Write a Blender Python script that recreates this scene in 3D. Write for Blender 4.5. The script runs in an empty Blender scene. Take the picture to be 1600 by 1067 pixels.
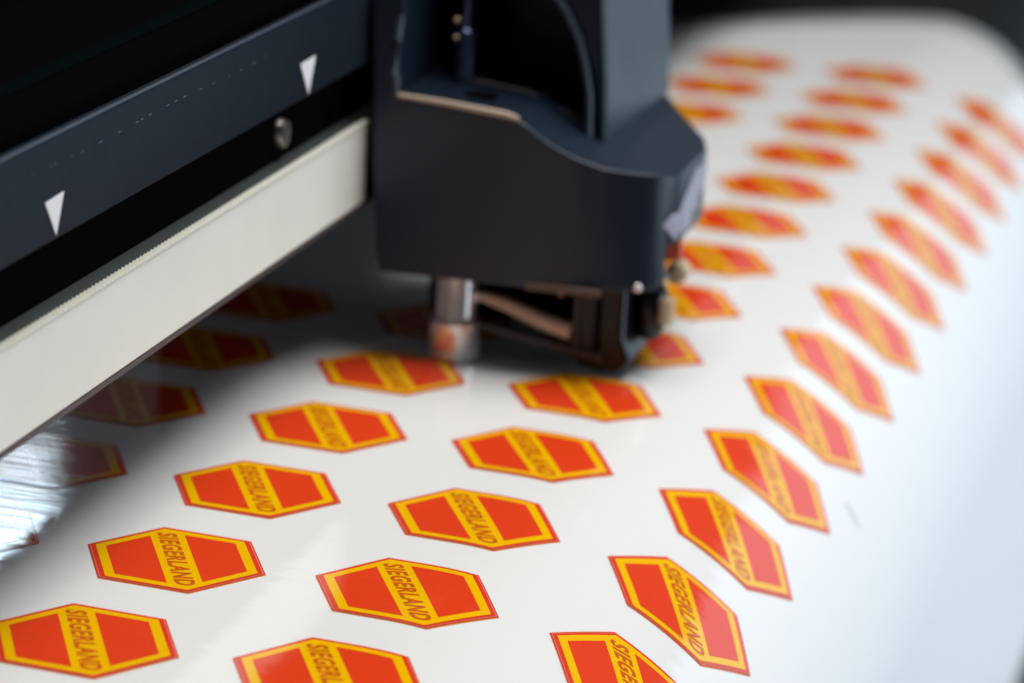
import bpy, bmesh, math, random
from mathutils import Vector, Matrix
random.seed(4)
U = 0.03                      # one sticker height = 30 mm; all numbers below are in sticker heights
S = bpy.context.scene
C = S.collection

# ------------------------------------------------------------------ camera
cam = bpy.data.cameras.new('camera'); co = bpy.data.objects.new('camera', cam); C.objects.link(co)
right = Vector((0.2494, -0.9669, 0.0548)); down = Vector((-0.2379, -0.116, -0.9643)); fwd = Vector((0.9387, 0.2274, -0.2589))
m = Matrix.Identity(4)
for i in range(3):
    m[i][0] = right[i]; m[i][1] = -down[i]; m[i][2] = -fwd[i]
m.translation = Vector((-15.418, -4.187, 5.559)) * U
co.matrix_world = m
cam.sensor_width = 36; cam.lens = 36 * 5451 / 1600
cam.clip_start = 0.02; cam.clip_end = 50
cam.dof.use_dof = True; cam.dof.focus_distance = 16.95 * U
cam.dof.aperture_fstop = 17.5; cam.dof.aperture_blades = 9
S.camera = co

# ------------------------------------------------------------------ light
w = bpy.data.worlds.new('World'); S.world = w; w.use_nodes = True
bg = w.node_tree.nodes['Background']; bg.inputs[0].default_value = (0.80, 0.86, 1.0, 1); bg.inputs[1].default_value = 0.06

def lamp(name, loc, target, sx, sy, power, col):
    l = bpy.data.lights.new(name, 'AREA'); l.shape = 'RECTANGLE'; l.size = sx * U; l.size_y = sy * U
    l.energy = power; l.color = col
    o = bpy.data.objects.new(name, l); C.objects.link(o)
    o.location = Vector(loc) * U
    d = (Vector(target) - Vector(loc)).normalized()
    o.rotation_euler = d.to_track_quat('-Z', 'Y').to_euler()
    return o
lamp('ceiling_light', (5, -3.5, 24), (6, 1, 0), 20, 13, 6.0, (1.0, 0.955, 0.91))
lamp('window_light', (44, -17, .5), (6, -1, -1), 26, 24, 1.5, (0.62, 0.82, 1.0))
lamp('low_side_fill', (10, -22, 0), (7, 0, 0), 18, 8, 2.1, (0.72, 0.87, 1.0))  # added low fill for the bend and the strip, no known source
lamp('upper_side_fill', (12, -10, 25), (7, 0, 0), 18, 6, 1.6, (0.86, 0.94, 1.0))  # added upper half of the side fill, not a known lamp
lamp('nose_fill_light', (42, 8.5, 11.5), (5, 0, 1), 12, 7, .05, (0.85, 0.93, 1.0))  # added fill that lightens the nose top by its reflection
lamp('far_window_light', (29.0, 14.5, 10.9), (.8, 2.2, 0), 2.5, 1.5, .10, (0.66, 0.85, 1.0))
lamp('far_window_light', (29.0, 14.5, 9.5), (.8, 2.2, 0), 2.5, .4, .024, (0.78, 0.9, 1.0))

S.view_settings.view_transform = 'Standard'; S.view_settings.look = 'None'
S.view_settings.exposure = 0; S.view_settings.gamma = 1
S.render.engine = 'CYCLES'
S.render.resolution_x = 1024; S.render.resolution_y = 682

# ------------------------------------------------------------------ materials
def mat(name, col, rough=.5, metal=0., spec=.5, bump=None, coat=0., coatr=.1, var=None):
    """bump = list of (scale, stretch vector, strength, distance in m)"""
    mt = bpy.data.materials.new(name); mt.use_nodes = True
    nt = mt.node_tree; b = nt.nodes['Principled BSDF']
    b.inputs['Base Color'].default_value = (*col, 1); b.inputs['Roughness'].default_value = rough
    b.inputs['Metallic'].default_value = metal; b.inputs['Specular IOR Level'].default_value = spec
    b.inputs['Coat Weight'].default_value = coat; b.inputs['Coat Roughness'].default_value = coatr
    geo = nt.nodes.new('ShaderNodeNewGeometry')
    prev = None
    for sc, st, stren, dist in (bump or []):
        mp = nt.nodes.new('ShaderNodeMapping'); mp.inputs['Scale'].default_value = [x / U for x in st]
        nt.links.new(geo.outputs['Position'], mp.inputs['Vector'])
        n = nt.nodes.new('ShaderNodeTexNoise'); n.inputs['Scale'].default_value = sc; n.inputs['Detail'].default_value = 3
        nt.links.new(mp.outputs[0], n.inputs['Vector'])
        bp = nt.nodes.new('ShaderNodeBump'); bp.inputs['Strength'].default_value = stren; bp.inputs['Distance'].default_value = dist
        nt.links.new(n.outputs['Fac'], bp.inputs['Height'])
        if prev: nt.links.new(prev.outputs[0], bp.inputs['Normal'])
        prev = bp
    if prev: nt.links.new(prev.outputs[0], b.inputs['Normal'])
    if prev and coat: nt.links.new(prev.outputs[0], b.inputs['Coat Normal'])
    if var:                                       # (scale, amount): slight unevenness of colour and gloss
        mp = nt.nodes.new('ShaderNodeMapping'); mp.inputs['Scale'].default_value = [1 / U] * 3
        nt.links.new(geo.outputs['Position'], mp.inputs['Vector'])
        n = nt.nodes.new('ShaderNodeTexNoise'); n.inputs['Scale'].default_value = var[0]; n.inputs['Detail'].default_value = 4
        nt.links.new(mp.outputs[0], n.inputs['Vector'])
        mx = nt.nodes.new('ShaderNodeMix'); mx.data_type = 'RGBA'
        mx.inputs[6].default_value = (*[c * (1 - var[1]) for c in col], 1); mx.inputs[7].default_value = (*[min(1, c * (1 + var[1])) for c in col], 1)
        nt.links.new(n.outputs['Fac'], mx.inputs[0]); nt.links.new(mx.outputs[2], b.inputs['Base Color'])
        mr = nt.nodes.new('ShaderNodeMapRange'); mr.inputs[3].default_value = rough * .85; mr.inputs[4].default_value = rough * 1.2
        nt.links.new(n.outputs['Fac'], mr.inputs[0]); nt.links.new(mr.outputs[0], b.inputs['Roughness'])
    return mt
VB = [(.45, (.35, 1, 1), .85, .0004), (6, (1, .10, 1), .55, .0001)]        # film waviness + fine ribs
M = dict(
    vinyl=mat('white_vinyl', (.82, .82, .81), .06, bump=VB, spec=.5, var=(2.5, .012)),
    red=mat('red_ink', (.78, .055, .012), .07, bump=VB, var=(30, .05)),
    border=mat('border_ink', (.74, .05, .018), .07, bump=VB, var=(30, .05)),
    yellow=mat('yellow_ink', (.92, .50, .0), .07, bump=VB, var=(30, .03)),
    letter=mat('letter_ink', (.62, .11, .008), .07, bump=VB),
    cutline=mat('kiss_cut_line', (.80, .30, .26), .2),
    fringe=mat('ink_fringe', (.85, .30, .02), .07, bump=VB),
    plastic=mat('black_plastic', (.016, .017, .020), .42, bump=[(60, (1, 1, 1), .25, .00005)], var=(3, .1)),
    satin=mat('satin_plastic', (.010, .018, .033), .34, spec=.4, bump=[(45, (1, 1, 1), .35, .00006)], var=(2.2, .12)),
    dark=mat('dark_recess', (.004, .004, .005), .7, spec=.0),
    rail=mat('anodised_rail', (.005, .010, .017), .55, spec=.14, metal=.0, bump=[(14, (.06, 1, 1), .3, .00004)], var=(6, .12)),
    ledge=mat('grey_ledge', (.045, .055, .055), .7, spec=.2),
    strip=mat('cutting_strip', (.84, .85, .76), .55, bump=[(25, (1, 1, 1), .2, .00004)], var=(3, .04)),
    ridge=mat('strip_ridge', (.78, .79, .68), .5),
    lip=mat('brown_lip', (.06, .045, .045), .5),
    mark=mat('white_mark', (.95, .95, .95), .5),
    cover=mat('rail_cover', (.003, .005, .006), .75, spec=.0, var=(2, .2)),
    steel=mat('steel', (.92, .88, .87), .2, metal=.6, bump=[(18, (1, 1, .1), .2, .00003)]),
    screw=mat('screw_metal', (.35, .34, .30), .35, metal=1.),
    rod=mat('rod_metal', (.10, .12, .22), .25, metal=.9),
    gold=mat('brass', (.75, .55, .36), .4, metal=.8),
    tan=mat('tan_highlight', (.48, .38, .29), .45),  # tan of the light caught on the tray edge
    link=mat('tan_link', (.80, .60, .46), .4),
    label=mat('lavender_reflection', (.36, .34, .44), .3, var=(9, .45), bump=[(20, (1, 1, 1), .4, .0001)]),  # colour of a glossy reflection on the nose
    coral=mat('coral_glint', (.85, .16, .08), .5),  # colour of the orange glint below the nose
    beige=mat('beige_connector', (.62, .50, .32), .5, bump=[(40, (1, 1, 1), .6, .0002)]),
    edge=mat('lit_edge', (.05, .07, .10), .35),  # paler tone standing for highlights along plastic and rail edges
    reflection=mat('brown_reflection', (.09, .055, .04), .35),  # brown of the stickers mirrored in the head's bottom edge
    gloss=mat('black_gloss', (.006, .006, .007), .3, spec=.3),
    scuff=mat('grey_scuff', (.58, .58, .60), .3),
    hood=mat('hood_plastic', (.006, .014, .028), .34, spec=.25, bump=[(45, (1, 1, 1), .35, .00006)], var=(2.2, .12)),
    bed=mat('bed_metal', (.006, .007, .007), .6, spec=.2),
    floor=mat('dark_floor', (.02, .02, .02), .7),
    scratch=mat('scratch_groove', (.09, .11, .14), .5),
)

# ------------------------------------------------------------------ helpers
def link(name, bm, mt, parent=None, bevel=0, seg=3, smooth=True, recalc=True):
    if recalc: bmesh.ops.recalc_face_normals(bm, faces=bm.faces)
    me = bpy.data.meshes.new(name); bm.to_mesh(me); bm.free()
    me.transform(Matrix.Scale(U, 4)); me.materials.append(M[mt])
    if smooth: me.polygons.foreach_set('use_smooth', [True] * len(me.polygons))
    o = bpy.data.objects.new(name, me); C.objects.link(o)
    if parent: o.parent = parent; o.location = -parent.location
    if bevel:
        b = o.modifiers.new('bevel', 'BEVEL'); b.width = bevel * U; b.segments = seg; b.limit_method = 'ANGLE'; b.angle_limit = math.radians(32)
        b.harden_normals = False
        for e in me.edges: pass
    if smooth:
        # keep creases crisp where the surface really turns
        sm = [e for e in me.edges]
        bmx = bmesh.new(); bmx.from_mesh(me)
        for e in bmx.edges:
            if len(e.link_faces) == 2 and e.calc_face_angle(0) > math.radians(38): e.smooth = False
        bmx.to_mesh(me); bmx.free()
    return o
def empty(name, loc, label, cat, group=None, kind=None):
    o = bpy.data.objects.new(name, None); C.objects.link(o); o.location = Vector(loc) * U; o.empty_display_size = .01
    o['label'] = label; o['category'] = cat
    if group: o['group'] = group
    if kind: o['kind'] = kind
    return o
def tag(o, label, cat, group=None):
    o['label'] = label; o['category'] = cat
    if group: o['group'] = group
    return o
def box(x0, x1, y0, y1, z0, z1, bm=None):
    bm = bm or bmesh.new()
    v = [bm.verts.new((x, y, z)) for x in (x0, x1) for y in (y0, y1) for z in (z0, z1)]
    for f in ((0, 1, 3, 2), (4, 6, 7, 5), (0, 4, 5, 1), (2, 3, 7, 6), (0, 2, 6, 4), (1, 5, 7, 3)):
        bm.faces.new([v[i] for i in f])
    return bm
def prism_x(pts, x0, x1, bm=None):
    """a (y, z) outline run along x"""
    bm = bm or bmesh.new()
    a = [bm.verts.new((x0, y, z)) for y, z in pts]; b = [bm.verts.new((x1, y, z)) for y, z in pts]
    n = len(pts)
    bm.faces.new(a); bm.faces.new(b[::-1])
    for i in range(n): bm.faces.new([a[i], a[(i + 1) % n], b[(i + 1) % n], b[i]])
    return bm
def chop(bm, co_, no):
    r = bmesh.ops.bisect_plane(bm, geom=bm.verts[:] + bm.edges[:] + bm.faces[:], plane_co=co_, plane_no=no, clear_outer=True)
    e = [x for x in r['geom_cut'] if isinstance(x, bmesh.types.BMEdge)]
    if e: bmesh.ops.contextual_create(bm, geom=e)
def lathe(prof, cx, cy, cz, axis='z', n=48, bm=None):
    """prof = list of (radius, height)"""
    bm = bm or bmesh.new(); rings = []
    for r, h in prof:
        ring = []
        for i in range(n):
            a = 2 * math.pi * i / n; u, v = r * math.cos(a), r * math.sin(a)
            p = {'z': (cx + u, cy + v, cz + h), 'y': (cx + u, cy + h, cz + v), 'x': (cx + h, cy + u, cz + v)}[axis]
            ring.append(bm.verts.new(p))
        rings.append(ring)
    for a, b in zip(rings, rings[1:]):
        for i in range(n): bm.faces.new([a[i], a[(i + 1) % n], b[(i + 1) % n], b[i]])
    bm.faces.new(rings[0][::-1]); bm.faces.new(rings[-1])
    return bm
def tube(pts, r, n=16, bm=None):
    bm = bm or bmesh.new(); pts = [Vector(p) for p in pts]; rings = []
    for i, p in enumerate(pts):
        d = (pts[min(i + 1, len(pts) - 1)] - pts[max(i - 1, 0)]).normalized()
        a = d.cross(Vector((0, 0, 1)))
        if a.length < .01: a = d.cross(Vector((1, 0, 0)))
        a.normalize(); b = d.cross(a); rr = r[i] if isinstance(r, (list, tuple)) else r
        rings.append([bm.verts.new(p + rr * (a * math.cos(t) + b * math.sin(t))) for t in [2 * math.pi * k / n for k in range(n)]])
    for a, b in zip(rings, rings[1:]):
        for i in range(n): bm.faces.new([a[i], a[(i + 1) % n], b[(i + 1) % n], b[i]])
    bm.faces.new(rings[0][::-1]); bm.faces.new(rings[-1])
    return bm
def ball(x, y, z, r, bm=None):
    bm = bm or bmesh.new()
    bmesh.ops.create_uvsphere(bm, u_segments=20, v_segments=12, radius=r, matrix=Matrix.Translation((x, y, z)))
    return bm

# ------------------------------------------------------------------ the vinyl web
Y0, R1, PHI, LST = -0.0063, 2.12, math.radians(70), 1.12
R2 = .55
def web(s):
    """arc length s past the bend line -> (y, z, normal y, normal z)"""
    if s <= 0: return Y0 - s, 0., 0., 1.
    if s < R1 * PHI:
        a = s / R1; return Y0 - R1 * math.sin(a), -R1 * (1 - math.cos(a)), -math.sin(a), math.cos(a)
    y1, z1 = Y0 - R1 * math.sin(PHI), -R1 * (1 - math.cos(PHI)); t = s - R1 * PHI
    if t < LST: return y1 - t * math.cos(PHI), z1 - t * math.sin(PHI), -math.sin(PHI), math.cos(PHI)
    y2, z2 = y1 - LST * math.cos(PHI), z1 - LST * math.sin(PHI); a = (t - LST) / R2 + PHI
    return (y2 - R2 * (math.sin(a) - math.sin(PHI)), z2 - R2 * (math.cos(PHI) - math.cos(a)), -math.sin(a), math.cos(a))
def xend(y):
    y = max(y, -1.4)
    pts = [(4.2, 15.2), (1.94, 16.87), (1.17, 17.76), (.33, 18.38), (0, 18.52), (-.2, 18.52), (-.37, 18.42), (-.55, 18.30), (-.73, 18.12), (-.9, 17.87), (-1.07, 17.55), (-1.4, 17.2)]
    for (a, xa), (b, xb) in zip(pts, pts[1:]):
        if y >= b: return xa + (xb - xa) * (a - min(y, a)) / (a - b)
    return 17.2
bm = bmesh.new(); rows = []
ss = [-4.2 + .2 * i for i in range(21)] + [.04 * i for i in range(1, int((R1 * PHI + LST + R2 * 1.9) / .04))]
for s in ss:
    y, z, ny, nz = web(s)
    xe = xend(y)
    rows.append([bm.verts.new((-9 + (xe + 9) * i / 40, y, z)) for i in range(41)])
for a, b in zip(rows, rows[1:]):
    for i in range(40): bm.faces.new([a[i], a[i + 1], b[i + 1], b[i]])
web_o = link('vinyl_sheet', bm, 'vinyl', recalc=True)
so = web_o.modifiers.new('thickness', 'SOLIDIFY'); so.thickness = .012 * U; so.offset = -1 if web_o.data.polygons[0].normal.z > 0 else 1
tag(web_o, 'wide white glossy vinyl sheet printed with stickers, bending down over the front', 'vinyl sheet')

bm = bmesh.new(); vs = []
for k in range(16):
    a = 2 * math.pi * k / 16; rr = random.uniform(.8, 1.2)
    x, s_ = 4.25 - .035 * math.sin(a) * rr - .05 * math.cos(a), 1.74 + .08 * math.cos(a) * rr
    y, z, ny, nz = web(s_); vs.append(bm.verts.new((x, y + ny * .0015, z + nz * .0015)))
bm.faces.new(vs)
scuff = link('scuff_mark', bm, 'scuff', web_o)

# ------------------------------------------------------------------ floor and bed
bm = bmesh.new(); bmesh.ops.create_grid(bm, x_segments=1, y_segments=1, size=120); bmesh.ops.translate(bm, verts=bm.verts, vec=(20, 0, -28))
fl = link('floor', bm, 'floor', smooth=False); fl['kind'] = 'structure'
bed = empty('cutter_bed', (6, 1, -5), 'black machine bed carrying the vinyl, seen past its far end', 'machine bed')
prof = [(4.6, -.03), (4.6, -3.2), (-1.2, -3.2)]
s = R1 * PHI + LST
outl = []
for k in range(0, 30):
    y, z, ny, nz = web(s * (1 - k / 29)); outl.append((y - ny * .05, z - nz * .05))
link('platen', prism_x(prof + [(outl[0][0] + .3, -3.2)] + outl, -9, 22, bmesh.new()), 'bed', bed)
link('end_bracket', box(19.6, 20.1, .9, 1.5, -.02, .25), 'lip', bed, bevel=.03)
link('end_plate', box(20.6, 21.0, 1.7, 3.4, -.02, 1.6), 'dark', bed, bevel=.03)

# ------------------------------------------------------------------ stickers
TH = -2.6775; Pv = (math.cos(TH), math.sin(TH)); Qv = (-math.sin(TH), math.cos(TH))
SW, SE = .8155, .504; SK = (1 - SE) / SW                # width, length of the side edges, slope of the slanted edges
def hexa(ds, dp):
    q = SW / 2 - ds; h = .5 - dp
    return [(-h, 0), (-(h - SK * q), q), (h - SK * q, q), (h, 0), (h - SK * q, -q), (-(h - SK * q), -q)]
def field(sgn):
    q0, q1 = .086, SW / 2 - .085; h = .5 - .092
    r = [(-(h - SK * q0), q0), (-(h - SK * q1), q1), (h - SK * q1, q1), (h - SK * q0, q0)]
    return [(p, sgn * q) for p, q in r]
def flat_poly(pts):
    bm = bmesh.new(); bm.faces.new([bm.verts.new((p, q, 0)) for p, q in pts]); return bm
def text_bm():
    cu = bpy.data.curves.new('lettering', 'FONT'); cu.body = 'SIEGERLAND'; cu.size = 1; cu.shear = .28; cu.offset = .036; cu.resolution_u = 3
    cu.space_character = 1.13
    ob = bpy.data.objects.new('lettering', cu); C.objects.link(ob)
    me = bpy.data.meshes.new_from_object(ob)
    bpy.data.objects.remove(ob)
    bm = bmesh.new(); bm.from_mesh(me); bpy.data.meshes.remove(me)
    xs = [v.co.x for v in bm.verts]; ys = [v.co.y for v in bm.verts]
    x0, x1, y0, y1 = min(xs), max(xs), min(ys), max(ys)
    for v in bm.verts:
        v.co = ((v.co.x - x0) / (x1 - x0) * .805 - .402, (v.co.y - y0) / (y1 - y0) * .100 - .050, 0)
    return bm
def lay(bm, off_y, lift, shift=0):
    """sticker plane -> the web; off_y = the row's arc coordinate"""
    for v in bm.verts:
        p, q = v.co.x + shift, v.co.y
        v.co = (p * Pv[0] + q * Qv[0], p * Pv[1] + q * Qv[1] + off_y, 0)
    if off_y < .6:
        y = Y0
        while y > off_y - .7:
            bmesh.ops.bisect_plane(bm, geom=bm.verts[:] + bm.edges[:] + bm.faces[:], plane_co=(0, y, 0), plane_no=(0, 1, 0)); y -= .06
    for v in bm.verts:
        y, z, ny, nz = web(Y0 - v.co.y); v.co = (v.co.x, y + ny * lift, z + nz * lift)
    for f in bm.faces:
        f.normal_update()
        if f.normal.z < 0: f.normal_flip()
    return bm
def make_sticker(off_y):
    root = empty('hexagon_sticker', (0, 0, 0), '', 'sticker')
    G = .0016
    link('trim_edge', lay(flat_poly(hexa(-.001, -.001)), off_y, G, .007), 'fringe', root, recalc=False)
    link('border', lay(flat_poly(hexa(0, 0)), off_y, 2 * G), 'border', root, recalc=False)
    link('cut_line', lay(flat_poly(hexa(.009, .010)), off_y, 2.6 * G), 'cutline', root, recalc=False)
    link('border', lay(flat_poly(hexa(.0125, .0145)), off_y, 3.2 * G), 'border', root, recalc=False)
    link('yellow_field', lay(flat_poly(hexa(.037, .036)), off_y, 3.8 * G), 'yellow', root, recalc=False)
    for s_ in (-1, 1): link('red_panel', lay(flat_poly(field(s_)), off_y, 4.4 * G), 'red', root, recalc=False)
    link('lettering', lay(text_bm(), off_y, 4.4 * G), 'letter', root, recalc=False)
    return root
def copy_sticker(src):
    r = src.copy(); C.objects.link(r)
    for ch in src.children:
        c = ch.copy(); C.objects.link(c); c.parent = r
    return r
STEP = 1.2448
ordn = ['nearest', 'second nearest', 'third nearest', 'fourth nearest', 'fifth nearest', 'sixth nearest', 'seventh nearest', 'eighth nearest',
        'ninth nearest', 'tenth nearest', 'eleventh nearest', 'twelfth nearest', 'thirteenth nearest', 'farthest']
rowsdef = [  # arc coordinate, x of index 2, indices, where, group
    (2.362, 1.2515, [1, 2, 3, 4, 5], 'in the shaded row under the rail', 'stickers in the row under the rail', None),
    (1.1816, .001, [1, 2, 3, 4, 5, 6, 12, 13, 14], 'in the row leading under the cutting head', 'stickers in the row under the cutting head', None),
    (0., 0., [1, 2, 3, 4, 5, 6, 7, 8, 9, 10, 11, 12, 13, 14], 'in the flat row right of the cutting head', 'stickers in the flat row beside the head', None),
    (-1.2022, 1.2307, list(range(1, 14)), 'in the rightmost row, slanting down over the bend', 'stickers on the bend', None),
]
look = {0: ['washed out by the white glare, cut by the picture edge', 'half covered by the white glare', 'dark, partly hidden by the rail', 'dark brownish red, partly hidden by the rail', 'almost black in the shadow'],
        1: ['at the bottom left corner, yellow lettering band sharp', 'sharply lettered', 'sharply lettered, below the rail edge', 'softly blurred', 'blurred, left of the steel roller', 'behind the steel roller, almost hidden',
            'blurred, just right of the tower', 'very blurred, beside the tower', 'most blurred']}
for ri, (oy, x2, idxs, where, grp, _) in enumerate(rowsdef):
    proto = None
    for k, n in enumerate(idxs):
        if proto is None: o = proto = make_sticker(oy)
        else: o = copy_sticker(proto)
        o.location = Vector((x2 + STEP * (n - 2), 0, 0)) * U
        # place the origin's meaning: mesh is already laid at its arc position in y and z
        nth = ordn[k] if k < len(idxs) - 1 else 'farthest'
        if ri in look: lb = '%s sticker %s, %s' % (nth, where, look[ri][k])
        else: lb = '%s red and yellow hexagonal sticker %s' % (nth, where)
        lb = ' '.join(lb.split()[:16]).rstrip(',')
        o['label'] = lb; o['category'] = 'sticker'; o['group'] = grp

# ------------------------------------------------------------------ the rail with the cutting strip
YB = 1.46
rail = empty('carriage_rail', (4, 1.7, .94), 'long dark navy machine rail with an off-white strip and two white arrow marks', 'machine rail')
link('cutting_strip', box(-9, 3.985, YB, YB + .05, .955, 1.435), 'strip', rail, bevel=.01)
bm = bmesh.new(); n = 0; x = -3.2
while x < 3.97:                       # fine teeth along the strip's upper edge
    v = [bm.verts.new(c) for c in ((x, YB - .008, 1.437), (x + .036, YB - .008, 1.437), (x + .018, YB - .008, 1.452), (x, YB + .03, 1.437), (x + .036, YB + .03, 1.437), (x + .018, YB + .03, 1.452))]
    for f in ((0, 1, 2), (5, 4, 3), (0, 3, 4, 1), (1, 4, 5, 2), (2, 5, 3, 0)): bm.faces.new([v[i] for i in f])
    x += .05
link('toothed_edge', bm, 'ridge', rail, smooth=False)
link('strip_binding', box(-9, 3.985, YB - .006, YB - .001, 1.431, 1.437), 'ridge', rail)
link('lower_lip', prism_x([(YB + .0, .952), (YB + .0, .925), (YB + .12, .905), (YB + 1.52, .93), (YB + 1.52, .952)], -9, 20), 'lip', rail)
link('ledge', prism_x([(YB + .052, 1.43), (YB + .13, 1.445), (YB + .13, .96), (YB + .052, .96)], -9, 20), 'ledge', rail)
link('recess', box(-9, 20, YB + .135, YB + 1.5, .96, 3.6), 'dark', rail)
bm = bmesh.new(); x = -3.
while x < 9:                          # unseen teeth added at the rail's rear to roughen the glare edge
    L = random.uniform(.04, .12); box(x, x + L, YB + 1.505, YB + 1.52, .93 - random.uniform(.0, .05), .929, bm); x += L + random.uniform(.0, .03)
link('glare_teeth', bm, 'dark', rail, smooth=False)
link('front_panel', prism_x([(YB, 1.80), (YB, 2.262), (YB + .012, 2.285), (YB + .03, 2.292), (YB + .05, 2.292), (YB + .05, 1.80)], -9, 20), 'rail', rail, bevel=.006)
link('edge_highlight', tube([(-9, YB + .012, 2.286), (20, YB + .012, 2.284)], .009), 'edge', rail)  # highlight on the panel's top edge, put in as a thin bead
link('upper_cover', prism_x([(YB + .20, 2.42), (YB + .13, 2.50), (YB + .20, 3.25), (YB + .22, 2.42)], -9, 20), 'cover', rail)
link('top_edge', box(-9, 20, YB + .1, YB + .6, 3.0, 3.08), 'lip', rail, bevel=.01)
for a, b, c_, dx in (((-1.128, 1.995), (-.904, 2.005), (-.987, 1.818), 0), ((2.591, 2.009), (2.858, 2.015), (2.754, 1.816), .005)):
    bm = bmesh.new(); yy = YB - dx
    f = [bm.verts.new((p[0], yy - .004, p[1])) for p in (a, b, c_)]; g = [bm.verts.new((p[0], yy - .0005, p[1])) for p in (a, b, c_)]
    bm.faces.new(f); bm.faces.new(g[::-1])
    for i in range(3): bm.faces.new([f[i], f[(i + 1) % 3], g[(i + 1) % 3], g[i]])
    mk = link('arrow_mark', bm, 'mark', rail, smooth=False)
bm = bmesh.new(); x = -1.29
while x < 2.05:                       # a broken scratch on the panel
    L = random.uniform(.008, .05); z = 2.15 + .006 * math.sin(x * 3)
    box(x, x + L, YB - .0015, YB - .0004, z, z + random.uniform(.002, .006), bm); x += L + random.uniform(.01, .22)
link('scratch', bm, 'scratch', rail, smooth=False)
bm = lathe([(.0, 0), (.075, 0), (.085, .015), (.085, .05), (.06, .05)][1:], 2.66, YB + .08, 1.60, 'y')
sc = link('screw', bm, 'screw', rail)
bm = lathe([(.03, 0), (.035, .08)], 3.62, YB + .1, 1.52, 'y'); link('screw', bm, 'dark', rail)

hs = empty('rear_blockers', (12, 5, 0), 'black plates added behind the rail to darken the sheet beneath it', 'shade plates')  # added plates that block light and darken reflections behind the rail
link('inner_blocker', box(5.0, 22, YB + 1.56, YB + 1.62, -.02, .98), 'dark', hs)
link('back_blocker', box(9.5, 22, 4.3, 4.6, -.02, 3.2), 'dark', hs)
link('top_blocker', box(-9, 22, YB + 1.55, 4.3, 3.1, 3.3), 'dark', hs)

# ------------------------------------------------------------------ the cutting head
head = empty('cutting_head', (4.6, .8, 0), 'bulky black plastic cutting head standing over the vinyl at the end of the off-white strip', 'cutting head')
prof = [(1.33, .56), (1.35, .70), (1.40, 1.2), (1.43, 1.9), (1.45, 2.3), (1.50, 3.4), (1.28, 3.4), (1.275, 1.62), (.98, 1.60), (.55, 1.565), (.47, 1.52), (.34, 1.43), (.185, 1.36), (.03, 1.31), (-.2, 1.282), (-.38, 1.265), (-.38, .62), (-.30, .58), (.45, .56)]
bm = prism_x(prof, 3.9, 6.2)
plan = [(3.9, .62), (3.905, .42), (3.93, .2), (3.975, 0.), (4.03, -.15), (4.09, -.25), (4.16, -.32), (4.26, -.365), (4.42, -.378), (5.05, -.378), (5.35, -.30), (6.2, .1)]
for (xa, ya), (xb, yb) in zip(plan, plan[1:]):
    d = Vector((xb - xa, yb - ya, 0)); nrm = Vector((d.y, -d.x, 0)).normalized()
    chop(bm, (xa, ya, 0), nrm)
body = link('body', bm, 'satin', head)
cut = bmesh.new(); pl = [(4.22, -.7), (4.20, -.30), (4.4, -.22), (6.6, .40), (6.6, -.7)]
a = [cut.verts.new((x, y, 0)) for x, y in pl]; b = [cut.verts.new((x, y, .83)) for x, y in pl]
cut.faces.new(a[::-1]); cut.faces.new(b)
for i in range(5): cut.faces.new([a[i], a[(i + 1) % 5], b[(i + 1) % 5], b[i]])
cutter = link('undercut', cut, 'satin', head)
bo = body.modifiers.new('undercut', 'BOOLEAN'); bo.operation = 'DIFFERENCE'; bo.object = cutter; bo.solver = 'EXACT'
bpy.context.view_layer.update()
nm = bpy.data.meshes.new_from_object(body.evaluated_get(bpy.context.evaluated_depsgraph_get()))
body.modifiers.remove(bo); body.data = nm; nm.name = 'body'; bpy.data.objects.remove(cutter)
bv = body.modifiers.new('bevel', 'BEVEL'); bv.width = .03 * U; bv.segments = 4; bv.limit_method = 'ANGLE'; bv.angle_limit = math.radians(32)
link('bottom_reflection', box(3.893, 3.93, -.02, .44, .553, .60), 'reflection', head, bevel=.01)  # stickers reflected along the bottom edge, put in as a brown strip
# inset tray behind the lip
link('lip_highlight', tube([(3.905, 1.26, 1.628), (3.905, .98, 1.612), (3.905, .60, 1.578), (3.91, .53, 1.56)], [.014, .018, .02, .014]), 'tan', body)  # light caught by the tray's bevelled edge, put in as a tan bar
link('tray_rim', tube([(4.62, 1.05, 1.625), (4.62, .9, 1.61), (4.62, .65, 1.58), (4.62, .52, 1.53), (4.62, .40, 1.475), (4.62, .27, 1.41)], .012), 'lip', body)
bm = lathe([(.10, -.004), (.10, .004), (.075, .006)], 4.3, .86, 1.604); link('tray_hole', bm, 'dark', body)
for ch in body.children: ch.location = (0, 0, 0)
# tower: arched shell, side pillar, back wall
outer = [(.13, 1.30), (.15, 1.7), (.21, 2.3), (.30, 3.4), (1.26, 3.4)]
arch = [(1.26, 2.56), (1.0, 2.54), (.80, 2.47), (.64, 2.36), (.50, 2.22), (.41, 2.10), (.33, 1.95), (.285, 1.80), (.25, 1.62), (.235, 1.30)]
link('tower_shell', prism_x(outer + arch, 4.5, 6.35), 'hood', head, bevel=.055, seg=5)
link('lit_arch_rim', tube([(4.49, y, z) for y, z in arch[3:]], .022), 'edge', head)  # rim given a paler colour for the light it catches
link('tower_back', box(5.3, 6.3, .2, 1.3, 1.3, 3.3), 'plastic', head)
link('pillar_highlight', tube([(3.92, 1.275, 1.60), (3.905, 1.285, 1.75), (3.905, 1.285, 1.95), (3.915, 1.27, 2.1), (3.915, 1.27, 3.3)], [.02, .024, .026, .02, .018]), 'edge', head)  # light on the pillar's edge bevel, put in as a paler tube
link('guide_plate', box(4.9, 5.0, .95, 1.25, 1.58, 3.3), 'dark', head)
rod = link('guide_rod', lathe([(.045, 0), (.062, .02), (.062, .33), (.05, .35), (.036, .36), (.036, 1.4)], 4.6, 1.05, 1.58), 'rod', head)
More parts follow.
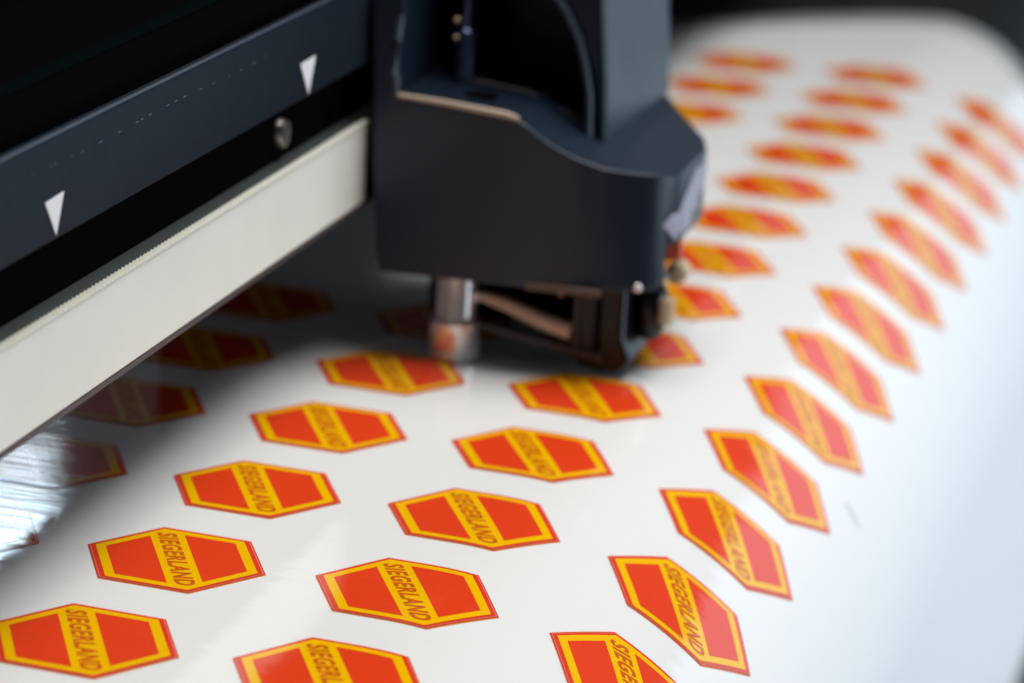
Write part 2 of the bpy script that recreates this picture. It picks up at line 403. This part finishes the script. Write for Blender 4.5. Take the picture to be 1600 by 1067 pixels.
link('rod_bead', ball(4.555, 1.10, 1.985, .022), 'gold', rod); link('rod_bead', ball(4.55, 1.10, 1.88, .018), 'gold', rod)
for ch in rod.children: ch.location = (0, 0, 0)
link('spring_pin', ball(4.6, 1.372 - .02, 1.785, .02), 'gold', head)
link('wire_clip', tube([(4.75, 1.34, 1.74), (4.72, 1.31, 1.71), (4.74, 1.28, 1.67), (4.78, 1.25, 1.64)], .012), 'screw', head)
# holder barrel touching the vinyl
holder = link('steel_barrel', lathe([(.145, .012), (.165, .022), (.168, .05), (.150, .062), (.155, .075), (.155, .235), (.148, .243), (.115, .247), (.128, .262), (.124, .27), (.124, .60)], 4.22, .93, 0), 'steel', head)
# lever and link under the body
link('lever_arm', tube([(4.25, .80, .40), (4.25, .60, .35), (4.22, .38, .285), (4.2, .20, .25)], [.03, .045, .052, .055]), 'link', head)
link('lever_pin', ball(4.2, .80, .405, .038), 'steel', head)
link('lower_link', prism_x([(.76, .27), (.76, .22), (.30, .135), (0.0, .10), (0.0, .16), (.3, .20)], 4.12, 4.22), 'plastic', head, bevel=.012)
link('under_frame', box(4.3, 5.4, .0, 1.0, .46, .58), 'dark', head)
link('skirt_blocker', box(4.95, 5.5, .05, 1.30, .07, .57), 'dark', head, bevel=.02)  # dark wall added behind the lever to block light under the head
link('frame_screw', ball(4.28, .30, .455, .02), 'gold', head)
link('blade_block', prism_x([(.20, .57), (.20, .20), (.15, .06), (.02, .035), (-.12, .05), (-.18, .12), (-.12, .25), (-.12, .57)], 4.15, 4.75), 'gloss', head, bevel=.03)
link('block_rib', box(4.125, 4.15, .155, .175, .18, .55), 'lip', head)
link('block_rib', box(4.125, 4.15, .02, .05, .16, .55), 'dark', head)
bm = lathe([(.03, -.2), (.07, -.18), (.105, -.1), (.115, 0), (.105, .1), (.07, .17), (.04, .19)], 4.5, -.20, .38); link('rubber_bulb', bm, 'gloss', head)
link('ball_joint', ball(4.08, -.20, .60, .030), 'steel', head)
link('connector_rod', tube([(4.1, -.20, .58), (4.75, -.31, .56)], .018), 'screw', head)
bm = lathe([(.05, -.09), (.068, -.08), (.068, .07), (.05, .09)], 4.75, -.31, .56, 'x'); link('connector', bm, 'beige', head, bevel=.01)
link('connector', lathe([(.04, -.08), (.05, -.07), (.05, .07), (.04, .08)], 4.45, -.31, .38), 'beige', head)
link('coral_glint', prism_x([(-.22, .82), (-.36, .82), (-.37, .69), (-.24, .66)], 4.50, 4.56), 'coral', head, bevel=.01)  # orange glint below the nose, put in as a coloured piece
# glossy reflection on the nose, put in as a jagged lavender patch
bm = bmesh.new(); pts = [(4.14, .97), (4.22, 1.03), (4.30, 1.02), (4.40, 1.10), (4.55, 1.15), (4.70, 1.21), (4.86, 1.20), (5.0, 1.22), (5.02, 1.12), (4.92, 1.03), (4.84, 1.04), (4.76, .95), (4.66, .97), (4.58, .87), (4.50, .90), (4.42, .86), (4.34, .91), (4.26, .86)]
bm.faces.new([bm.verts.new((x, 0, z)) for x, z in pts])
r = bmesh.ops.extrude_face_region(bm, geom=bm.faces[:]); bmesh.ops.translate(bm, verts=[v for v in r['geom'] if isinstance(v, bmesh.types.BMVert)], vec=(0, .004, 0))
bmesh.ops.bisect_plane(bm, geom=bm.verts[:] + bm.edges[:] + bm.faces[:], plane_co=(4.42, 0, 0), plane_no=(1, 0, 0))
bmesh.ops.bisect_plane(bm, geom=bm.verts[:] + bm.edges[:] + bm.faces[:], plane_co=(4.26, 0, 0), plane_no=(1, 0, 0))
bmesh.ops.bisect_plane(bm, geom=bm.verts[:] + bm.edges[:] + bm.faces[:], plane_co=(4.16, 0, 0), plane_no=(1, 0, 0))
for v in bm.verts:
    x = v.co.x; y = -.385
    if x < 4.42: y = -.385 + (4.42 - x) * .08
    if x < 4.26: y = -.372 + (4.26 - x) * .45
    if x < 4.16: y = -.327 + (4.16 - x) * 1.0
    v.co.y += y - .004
link('nose_reflection', bm, 'label', head, smooth=False)  # glossy nose reflection; material key 'label' holds its lavender colour
